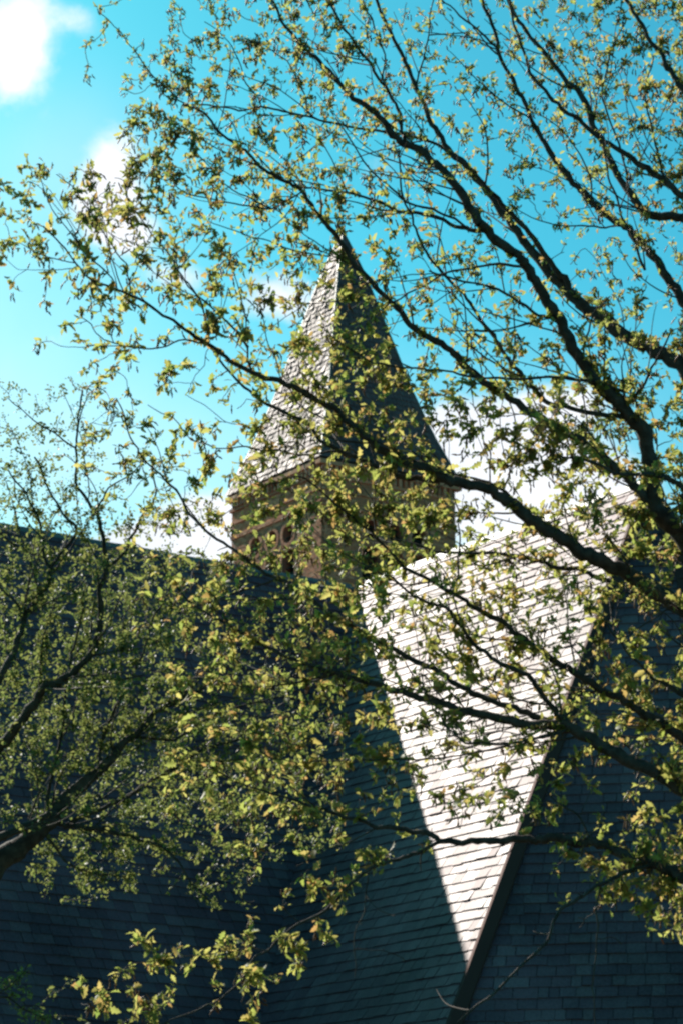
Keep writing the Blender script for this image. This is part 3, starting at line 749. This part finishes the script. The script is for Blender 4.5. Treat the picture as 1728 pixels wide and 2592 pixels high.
# right-hand group
oak.limb([(1660, 620), (1568, 500), (1484, 492), (1444, 440), (1409, 385), (1384, 335), (1359, 285), (1339, 230), (1304, 190), (1264, 140), (1224, 95), (1184, 40), (1160, -20)], 26, 9, 15.6, .8, E_(6.0, .10), free=True)
oak.limb([(1660, 800), (1568, 690), (1529, 635), (1499, 590), (1474, 560), (1434, 520), (1374, 480), (1324, 430), (1284, 380), (1244, 320), (1214, 260), (1179, 190), (1144, 115), (1129, 55), (1100, -20)], 28, 8, 14.9, .4, E_(5.2, .10), free=True)
oak.limb([(1650, 520), (1568, 452), (1524, 415), (1494, 395), (1449, 365), (1399, 330), (1349, 295), (1304, 260), (1259, 220), (1214, 165), (1194, 100), (1174, 30), (1168, -20)], 20, 6, 14.0, .3, E_(6.6, .08), free=True)
oak.limb([(1660, 260), (1568, 205), (1544, 170), (1524, 140), (1480, 70), (1440, 0), (1425, -30)], 18, 9, 14.3, .3, E_(8.0, .07), free=True)
oak.limb([(1144, 110), (1104, 75), (1054, 35), (1009, 0), (990, -20)], 6, 3)
oak.limb([(1384, 335), (1399, 420), (1439, 520), (1480, 620)][::-1], 7, 4, slope=-.4)
oak.limb([(1484, 490), (1440, 430), (1420, 330), (1380, 220), (1400, 120), (1440, 40)], 6, 3, slope=-1.)
oak.limb([(1524, 415), (1500, 320), (1480, 220), (1500, 130)], 6, 3, slope=-1.)
oak.limb([(1434, 520), (1364, 520), (1284, 518), (1220, 500), (1184, 480)], 5, 2, slope=-1.)
# long left-reaching limb over the spire
oak.limb([(1660, 1480), (1568, 1400), (1459, 1330), (1404, 1300), (1349, 1275), (1304, 1245), (1249, 1215), (1184, 1165), (1124, 1125), (1034, 1103), (974, 1072), (924, 1062), (880, 1040), (838, 1000), (792, 962), (748, 928), (687, 894), (640, 875), (590, 860), (530, 830), (480, 790), (450, 775), (400, 735), (350, 705), (300, 677), (270, 665), (225, 650), (195, 630), (175, 605), (140, 560), (100, 520)], 46, 4, 13.6, -.9, E_(3.0, .16), free=True)
oak.limb([(1249, 1220), (1200, 1165), (1160, 1130), (1120, 1108), (1059, 1092), (1024, 1080)], 9, 5)
oak.limb([(1034, 1103), (924, 1096), (875, 1077), (837, 1058), (781, 1036), (740, 1017), (715, 980), (670, 955), (630, 935), (600, 920), (550, 880), (515, 840), (490, 805)], 14, 5, slope=.4)
oak.limb([(1399, 1335), (1349, 1315), (1324, 1305), (1274, 1305), (1224, 1285), (1134, 1270), (1064, 1270), (984, 1262), (900, 1240)], 12, 4, slope=.8)
oak.limb([(480, 790), (425, 780), (360, 800), (290, 795), (240, 780), (210, 745), (190, 730)], 5, 2.5, slope=-.7)
oak.limb([(345, 800), (250, 795), (140, 795), (118, 784)], 3, 1.5)
oak.limb([(190, 612), (115, 620), (40, 618), (15, 595)], 2.5, 1.2)
oak.limb([(475, 785), (465, 700), (420, 635), (395, 590), (350, 540), (300, 470), (285, 415)], 5, 2.5, slope=-.9)
oak.limb([(575, 850), (555, 775), (500, 720), (450, 675), (410, 620), (400, 560), (420, 500)], 6, 2.5, slope=.9)
oak.limb([(305, 675), (290, 605), (262, 570), (215, 495), (170, 430), (130, 400)], 4, 2, slope=-.6)
oak.limb([(270, 665), (235, 615), (205, 590), (170, 545), (120, 480), (100, 430), (90, 380)], 4, 2, slope=.6)
oak.limb([(175, 605), (110, 590), (50, 560), (10, 555)], 3, 1.5)
oak.limb([(520, 825), (480, 800), (470, 840), (440, 880), (390, 880)], 2.5, 1.5)
oak.limb([(720, 982), (640, 950), (590, 985), (520, 970), (470, 930), (425, 905)], 3, 1.5)
oak.limb([(781, 1036), (700, 1045), (600, 1035), (560, 1025), (500, 1030), (440, 1010), (400, 960), (340, 930)], 5, 2, slope=.6)
oak.limb([(850, 1005), (780, 980), (700, 940), (650, 880), (620, 800), (600, 720), (560, 680)], 4, 2, slope=-1.)
# branch crossing left of the spire top
oak.limb([(1500, 1180), (1420, 1080), (1340, 1015), (1264, 975), (1229, 950), (1174, 920), (1134, 890), (1084, 855), (1034, 805), (984, 775), (939, 745), (894, 690), (850, 645), (814, 610), (784, 560), (750, 515), (720, 480), (695, 440), (665, 420), (625, 400), (590, 375), (555, 340), (525, 320), (500, 300), (470, 260), (420, 240)], 24, 5, slope=-.8)
oak.limb([(700, 450), (625, 480), (550, 470), (500, 460), (430, 445), (400, 425)], 5, 2.5)
oak.limb([(625, 480), (550, 445), (500, 410), (470, 370), (440, 330)], 4, 2)
oak.limb([(760, 590), (700, 580), (645, 565), (580, 545), (525, 525), (470, 505), (440, 480)], 3.5, 2)
oak.limb([(850, 645), (780, 690), (700, 700), (640, 740), (600, 770)], 3, 1.5)
oak.limb([(1434, 900), (1374, 880), (1304, 870), (1259, 865), (1174, 870), (1084, 865), (1009, 850), (934, 845), (859, 835), (800, 800), (760, 770)], 8, 3, slope=-1.2)
oak.limb([(1129, 1120), (1126, 1040), (1104, 990), (1084, 910), (1079, 878)], 4, 2, slope=-.5)
oak.limb([(1159, 1140), (1179, 1040), (1179, 950), (1169, 925)], 4.5, 3)
oak.limb([(1030, 1100), (1028, 1000), (1026, 900)], 1.8, 1.2, slope=-1.)
# leafy mass in the right middle
oak.limb([(1640, 1200), (1568, 1120), (1500, 1090), (1420, 1090), (1350, 1060), (1290, 1050)], 20, 5, 13.2, -.6, E_(3.8, .10), free=True)
oak.limb([(1434, 940), (1480, 880), (1510, 820), (1540, 760)], 8, 4, slope=-1.)
oak.limb([(1362, 872), (1340, 800), (1360, 720), (1400, 680)], 7, 3, slope=-1.)
# lower group
oak.limb([(1680, 1900), (1568, 1815), (1484, 1765), (1409, 1730), (1349, 1692), (1294, 1665), (1234, 1665), (1174, 1655), (1084, 1635), (1004, 1615), (949, 1600), (874, 1575), (784, 1550), (725, 1530), (650, 1505), (600, 1480), (550, 1450), (470, 1405), (415, 1360), (370, 1290), (350, 1270)], 40, 4, 13.0, .4, E_(2.2, .2), free=True)
oak.limb([(1300, 1670), (1264, 1660), (1209, 1640), (1164, 1620), (1104, 1600), (1064, 1580), (999, 1540), (959, 1520), (899, 1490), (849, 1460), (790, 1425), (700, 1370), (600, 1310), (525, 1255), (480, 1225), (435, 1180), (405, 1125), (370, 1090), (325, 1050), (300, 1005), (285, 950), (268, 915)], 16, 3, slope=1.2)
oak.limb([(1294, 1665), (1274, 1630), (1234, 1580), (1209, 1550), (1134, 1515), (1100, 1490), (1079, 1465), (1054, 1435), (1024, 1395), (949, 1370), (899, 1325)], 14, 5, slope=-1.)
oak.limb([(1310, 1680), (1280, 1685), (1209, 1700), (1134, 1710), (1064, 1705), (1024, 1670), (994, 1630), (954, 1560), (930, 1520)], 7, 3, slope=-.6)
oak.limb([(1284, 1692), (1134, 1722), (1009, 1742), (890, 1746), (784, 1748), (700, 1752), (620, 1740), (560, 1700)], 5, 2, slope=.3)
oak.limb([(1680, 1770), (1568, 1695), (1484, 1640), (1424, 1605), (1364, 1575), (1324, 1550), (1259, 1510), (1219, 1480), (1164, 1435), (1084, 1395), (1044, 1365), (994, 1335), (929, 1305), (869, 1240), (807, 1185), (740, 1130), (690, 1095), (620, 1110)], 26, 4, 13.9, -.6, E_(2.8, .14), free=True)
oak.limb([(1029, 1375), (1049, 1330), (1054, 1255), (1054, 1180), (1040, 1140)][::1], 5, 3, slope=-.5)
oak.limb([(1600, 1620), (1568, 1590), (1500, 1560), (1440, 1500), (1400, 1450), (1380, 1400)], 9, 4, 13.2, -.5, E_(3.1, .08), free=True)
oak.limb([(1620, 1440), (1530, 1400), (1440, 1460), (1380, 1500), (1300, 1530)], 5, 2, 13.0, -.6, E_(3.4, .05), free=True)
oak.limb([(1600, 1510), (1540, 1420), (1500, 1400), (1560, 1380)], 4, 2, 13.0, -.6, E_(3.4, .05), free=True)
# bottom
oak.limb([(1680, 2065), (1568, 2015), (1504, 1985), (1449, 1970), (1399, 1945), (1349, 1932), (1284, 1927), (1199, 1927), (1124, 1932), (1064, 1935), (1009, 1932), (969, 1910), (864, 1902), (814, 1880), (710, 1850), (600, 1815), (540, 1795), (490, 1770)], 34, 4, 12.6, .5, E_(1.9, .12), free=True)
oak.limb([(1009, 1935), (969, 1955), (899, 1978), (849, 1995), (815, 2020), (784, 2055), (750, 2090), (690, 2120), (650, 2150), (615, 2185), (580, 2205), (560, 2250), (500, 2300), (430, 2330), (360, 2358)], 9, 3, slope=-.4)
oak.limb([(846, 2000), (839, 2070), (814, 2145), (814, 2245)], 3.5, 1.8)
oak.limb([(1500, 1990), (1474, 1990), (1409, 2015), (1349, 2050), (1284, 2090), (1269, 2120), (1249, 2170), (1204, 2210), (1159, 2255), (1094, 2310), (1050, 2350)], 10, 4.5, slope=-.6)
oak.limb([(1379, 2040), (1367, 2095), (1367, 2195), (1359, 2270), (1367, 2360)], 4, 2.5)
oak.limb([(1365, 1935), (1324, 1870), (1274, 1840), (1240, 1800)], 6, 3)
oak.limb([(864, 1902), (800, 1935), (740, 1950), (680, 1990)], 3.5, 2)
oak.limb([(690, 2120), (650, 2080), (670, 2030), (720, 1990)], 3, 1.6)
oak.limb([(1204, 1935), (1170, 1955), (1150, 1965)], 4, 2)
oak.limb([(610, 2190), (560, 2180), (480, 2195), (400, 2200), (330, 2210), (300, 2215)], 3, 1.6, slope=-.5)
oak.limb([(360, 2358), (300, 2330), (240, 2290)], 3, 2)

G_OAK = [
 [0,0,1,0,5,8,9,9,7,3,3,5,7,10,12,12],
 [0,0,1,6,9,8,9,8,5,5,3,4,7,11,12,12],
 [0,0,0,9,10,5,6,7,8,8,3,6,7,9,9,9],
 [0,0,0,8,10,6,7,6,5,8,3,5,4,7,7,8],
 [3,4,7,8,5,4,9,7,6,4,4,6,5,4,6,8],
 [4,3,5,6,4,4,6,6,4,4,3,4,2,3,4,5],
 [1,1,3,4,5,4,5,6,5,4,3,3,2,4,4,3],
 [0,1,4,2,2,5,3,5,6,3,4,4,3,6,7,4],
 [0,0,4,2,1,3,5,6,6,4,4,5,5,6,8,6],
 [0,0,2,1,0,2,4,6,5,2,4,4,5,9,8,7],
 [0,0,2,4,4,2,4,5,3,7,3,3,9,9,7,7],
 [0,0,1,4,5,4,5,9,9,9,7,2,4,7,7,8],
 [0,0,0,2,4,3,3,7,9,9,6,4,5,6,6,7],
 [0,0,0,2,3,8,8,7,9,4,6,6,5,5,6,7],
 [0,0,0,1,4,6,6,6,5,5,7,7,6,5,4,3],
 [0,0,0,0,3,4,4,6,6,4,8,7,5,3,4,5],
 [0,0,0,0,2,4,4,6,5,3,6,4,4,6,7,7],
 [0,0,0,0,2,3,5,5,4,2,4,3,4,4,3,5],
 [0,0,0,0,2,4,5,5,2,2,4,3,4,1,2,3],
 [0,0,0,0,0,2,2,2,2,1,0,1,1,0,2,6],
 [0,0,0,0,0,0,.5,1,1,0,0,0,0,2,5,7],
 [0,0,0,0,0,.5,1,.7,0,0,0,0,0,0,1,4],
 [0,0,0,2,1,3,2,0,0,0,0,0,0,0,0,0],
 [0,0,2,2,0,2,0,0,0,0,0,0,0,0,0,0]]
side_branches(oak, G_OAK, 260, 31)
for i_, row in enumerate(G_OAK):
    if i_ < 11: row[:] = [v * 1.22 for v in row]
    if i_ < 22: row += [6, 5, 3]      # the crown goes on beyond the frame
tg = targets(G_OAK, 3.0, 5)
# sprays that stand alone
for (x, y, k, sx, sy) in ((265, 60, 5, 40, 25), (85, 380, 5, 22, 22), (270, 925, 5, 45, 14), (855, 1975, 7, 28, 22), (340, 2215, 6, 42, 20), (560, 2165, 8, 42, 28), (665, 2185, 4, 35, 12), (240, 2290, 4, 30, 30), (335, 2325, 6, 40, 20),
                       (1400, 1985, 12, 60, 35), (1510, 2030, 14, 55, 50), (1310, 1945, 3, 20, 20), (720, 2040, 6, 45, 25), (1500, 1350, 8, 60, 25), (1440, 970, 12, 50, 30), (1250, 1010, 18, 45, 40), (1330, 980, 10, 50, 35)):
    for _ in range(k): tg.append((oak.rs.gauss(x, sx * .6), oak.rs.gauss(y, sy * .6), 1.0))
bare = targets([[max(d - 1, 0) * 1.2 for d in row] for row in G_OAK], 1.0, 15, 0)
for (x, y, sx, sy, k) in ((1390, 1880, 90, 60, 9), (1300, 2080, 90, 60, 5), (1400, 2120, 80, 60, 6), (900, 1960, 90, 70, 6), (560, 900, 60, 80, 8), (1330, 600, 80, 60, 4), (1060, 1900, 50, 30, 2), (870, 2120, 70, 60, 3), (980, 2250, 80, 60, 3), (560, 760, 80, 60, 8)):
    for _ in range(k): bare.append((oak.rs.gauss(x, sx * .6), oak.rs.gauss(y, sy * .6), 0))
tips = oak.twigs(tg + bare, 5.4, 1.9, .22)
def dress(tree, tips, nper, size, shapes, m, seed, spread, upb, catk=0.0, jit=.03):
    rs = np.random.RandomState(seed); pos, dr, szs = [], [], []; CV, CF = [], []; KEEP.append(CV)
    for p, d in tips:
        k = rs.randint(nper[0], nper[1] + 1); s0 = rs.uniform(.65, 1.3)
        for _ in range(k):
            pos.append(p - d * rs.uniform(0, 1.) * jit * 2 + rs.normal(size=3) * jit * .3); dr.append(d * .7 + np.array([0, 0, .0])); szs.append(rs.uniform(*size) * s0 * min(1.0, max(.70, 1.06 - (p[2] - 5.2) * .13)))
        if rs.rand() < catk:
            for _ in range(rs.randint(2, 6)):
                q = p + rs.normal(size=3) * .015; L = rs.uniform(.03, .075); n = 6; pts = []; v = rs.normal(size=3) * .5 + np.array([0, 0, -1.]); v /= np.linalg.norm(v)
                for i in range(n): pts.append(q.copy()); v = v + rs.normal(size=3) * .25 + np.array([0, 0, -.15]); v /= np.linalg.norm(v); q = q + v * L / n
                tube(pts, [.001, .004, .0025, .005, .003, .002], 4, CV, CF)
    pos = np.array(pos); dr = np.array(dr); szs = np.array(szs)
    X, Y, Z = rand_basis(len(pos), dr, rs, spread, upb)
    place_leaves(tree, pos, X, Y, Z, szs, shapes, m, rs=rs)
    if CV: obj('catkins', tube_mesh('catkins', CV, CF, tree.base, M_catkin), tree.root, kind='stuff')
    return len(pos)
n1 = dress(oak, tips, (5, 11), (.025, .060), OAK, M_oakleaf, 3, .75, .7, .42)

# --- the small-leaved tree at the left
lt = Tree('small_leaved_tree', 'slender forked tree with small dense green leaves in front of the left roof', (-4.2, 16.6, 0), M_bark2, 9)
V, F = [], []; KEEP.append(V)
Q, QR = smooth([(-4.2, 16.6, -.1), (-4.0, 16.6, 1.5), (-3.5, 16.6, 2.7), (-2.9, 16.5, 3.5)], [.22, .17, .14, .11], wig=.3, rs=lt.rs); tube(Q, QR, 12, V, F)
obj('trunk', tube_mesh('trunk', V, F, lt.base, M_bark2), lt.root)
lt.thick = 1.5
e2 = [(-2.9, 16.5, 3.5, .10)]
lt.limb([(-60, 2040), (0, 1975), (50, 1942), (115, 1885), (145, 1845), (175, 1815), (225, 1770), (280, 1710), (370, 1630), (430, 1600), (500, 1560)], 46, 4, 16.4, .6, e2, free=True)
lt.limb([(-80, 1960), (0, 1925), (65, 1895), (115, 1865)], 20, 9, 16.2, .4, e2, free=True)
lt.limb([(-60, 1790), (0, 1715), (30, 1680), (65, 1630), (100, 1580), (165, 1545), (215, 1500), (230, 1450), (235, 1405), (228, 1350), (245, 1310), (240, 1255), (225, 1180), (180, 1120), (175, 1030), (180, 960), (190, 900)], 20, 3, 16.6, -.5, e2, free=True)
lt.limb([(245, 1308), (290, 1265), (310, 1220), (330, 1180), (360, 1130), (350, 1080)], 6, 2.5)
lt.limb([(240, 1250), (225, 1165), (250, 1120), (300, 1090), (330, 1060)], 4, 2)
lt.limb([(-60, 1640), (0, 1560), (30, 1500), (50, 1450), (65, 1405), (110, 1345), (120, 1300), (170, 1235), (175, 1210), (145, 1180), (110, 1120), (80, 1050)], 14, 3, 16.0, .5, e2, free=True)
lt.limb([(115, 1310), (100, 1270), (95, 1220), (85, 1180), (60, 1130), (20, 1080)], 5, 2.5)
lt.limb([(50, 1430), (35, 1380), (0, 1350), (-20, 1330)], 5, 3)
lt.limb([(30, 1250), (-20, 1210)][::-1] + [(90, 1275)], 4, 3, 16.3, .2, None, free=True)
lt.limb([(175, 1030), (100, 980), (50, 940), (20, 915)], 3, 1.5)
lt.limb([(180, 1000), (190, 940), (205, 900)], 3, 1.5)
lt.limb([(50, 1940), (100, 1890), (115, 1800), (140, 1700), (150, 1600), (165, 1500), (190, 1400), (200, 1340)], 7, 3, slope=.8)
lt.limb([(115, 1885), (150, 1897), (240, 1855), (300, 1825), (350, 1790), (390, 1770), (470, 1720), (540, 1700), (620, 1690)], 8, 3, slope=.5)
lt.limb([(150, 1897), (225, 1905), (300, 1920), (375, 1945), (410, 1980), (440, 2030), (480, 2070)], 9, 2, slope=-.6)
lt.limb([(100, 1905), (130, 1950), (170, 1990), (230, 2010), (300, 2015)], 5, 2)
lt.limb([(225, 1770), (235, 1700), (280, 1600), (330, 1500), (350, 1420), (390, 1350)], 7, 2.5, slope=1.)
lt.limb([(300, 1690), (400, 1700), (480, 1650), (560, 1620), (640, 1600)], 5, 2, slope=.6)
lt.limb([(-40, 2300), (0, 2280), (40, 2250), (65, 2215)], 4, 2, 15.6, .2, [(-2.9, 16.5, 3.3, .04)], free=True)
lt.limb([(-40, 2300), (20, 2290), (60, 2320), (100, 2340)], 4, 2, 15.6, .2, None)
G_SM = [
 [0]*8]*9 + [
 [3,3,1,0,0,0,0,0],
 [6,5,1,1,0,0,0,0],
 [8,5,3,2,1,0,0,0],
 [7,6,6,5,2,0,0,0],
 [8,9,9,8,5,2,0,0],
 [9,9,10,9,6,3,1,0],
 [9,9,10,9,7,5,3,1],
 [8,9,10,10,8,6,4,2],
 [7,8,9,10,9,7,5,3],
 [5,6,7,8,8,7,6,4],
 [3,3,5,7,7,6,4,2],
 [0,3,3,1,1,3,0,0],
 [0,0,0,0,0,0,0,0],
 [0,0,0,0,0,0,0,0],
 [1,1,0,0,0,0,0,0]]
side_branches(lt, G_SM, 70, 32, (3.5, 6.5))
tg2 = targets(G_SM, 7.6, 8)
for (x, y, k, sx, sy) in ((90, 1990, 12, 40, 22), (215, 2010, 26, 75, 22), (195, 2040, 8, 30, 20), (470, 2040, 6, 12, 25), (495, 2080, 5, 10, 12), (40, 2260, 10, 32, 32), (95, 2335, 8, 32, 20)):
    for _ in range(k): tg2.append((lt.rs.gauss(x, sx * .6), lt.rs.gauss(y, sy * .6), 1.0))
tips2 = lt.twigs(tg2, 3.8, 1.5, .22, .35)
n2 = dress(lt, tips2, (6, 11), (.018, .034), SML, M_smallleaf, 6, 1.0, .7, 0, jit=.05)
print('LEAVES', n1, n2, 'TIPS', len(tips), len(tips2))
for o in bpy.data.objects:
    if o.type == 'MESH' and o.name.startswith('twigs'): pass
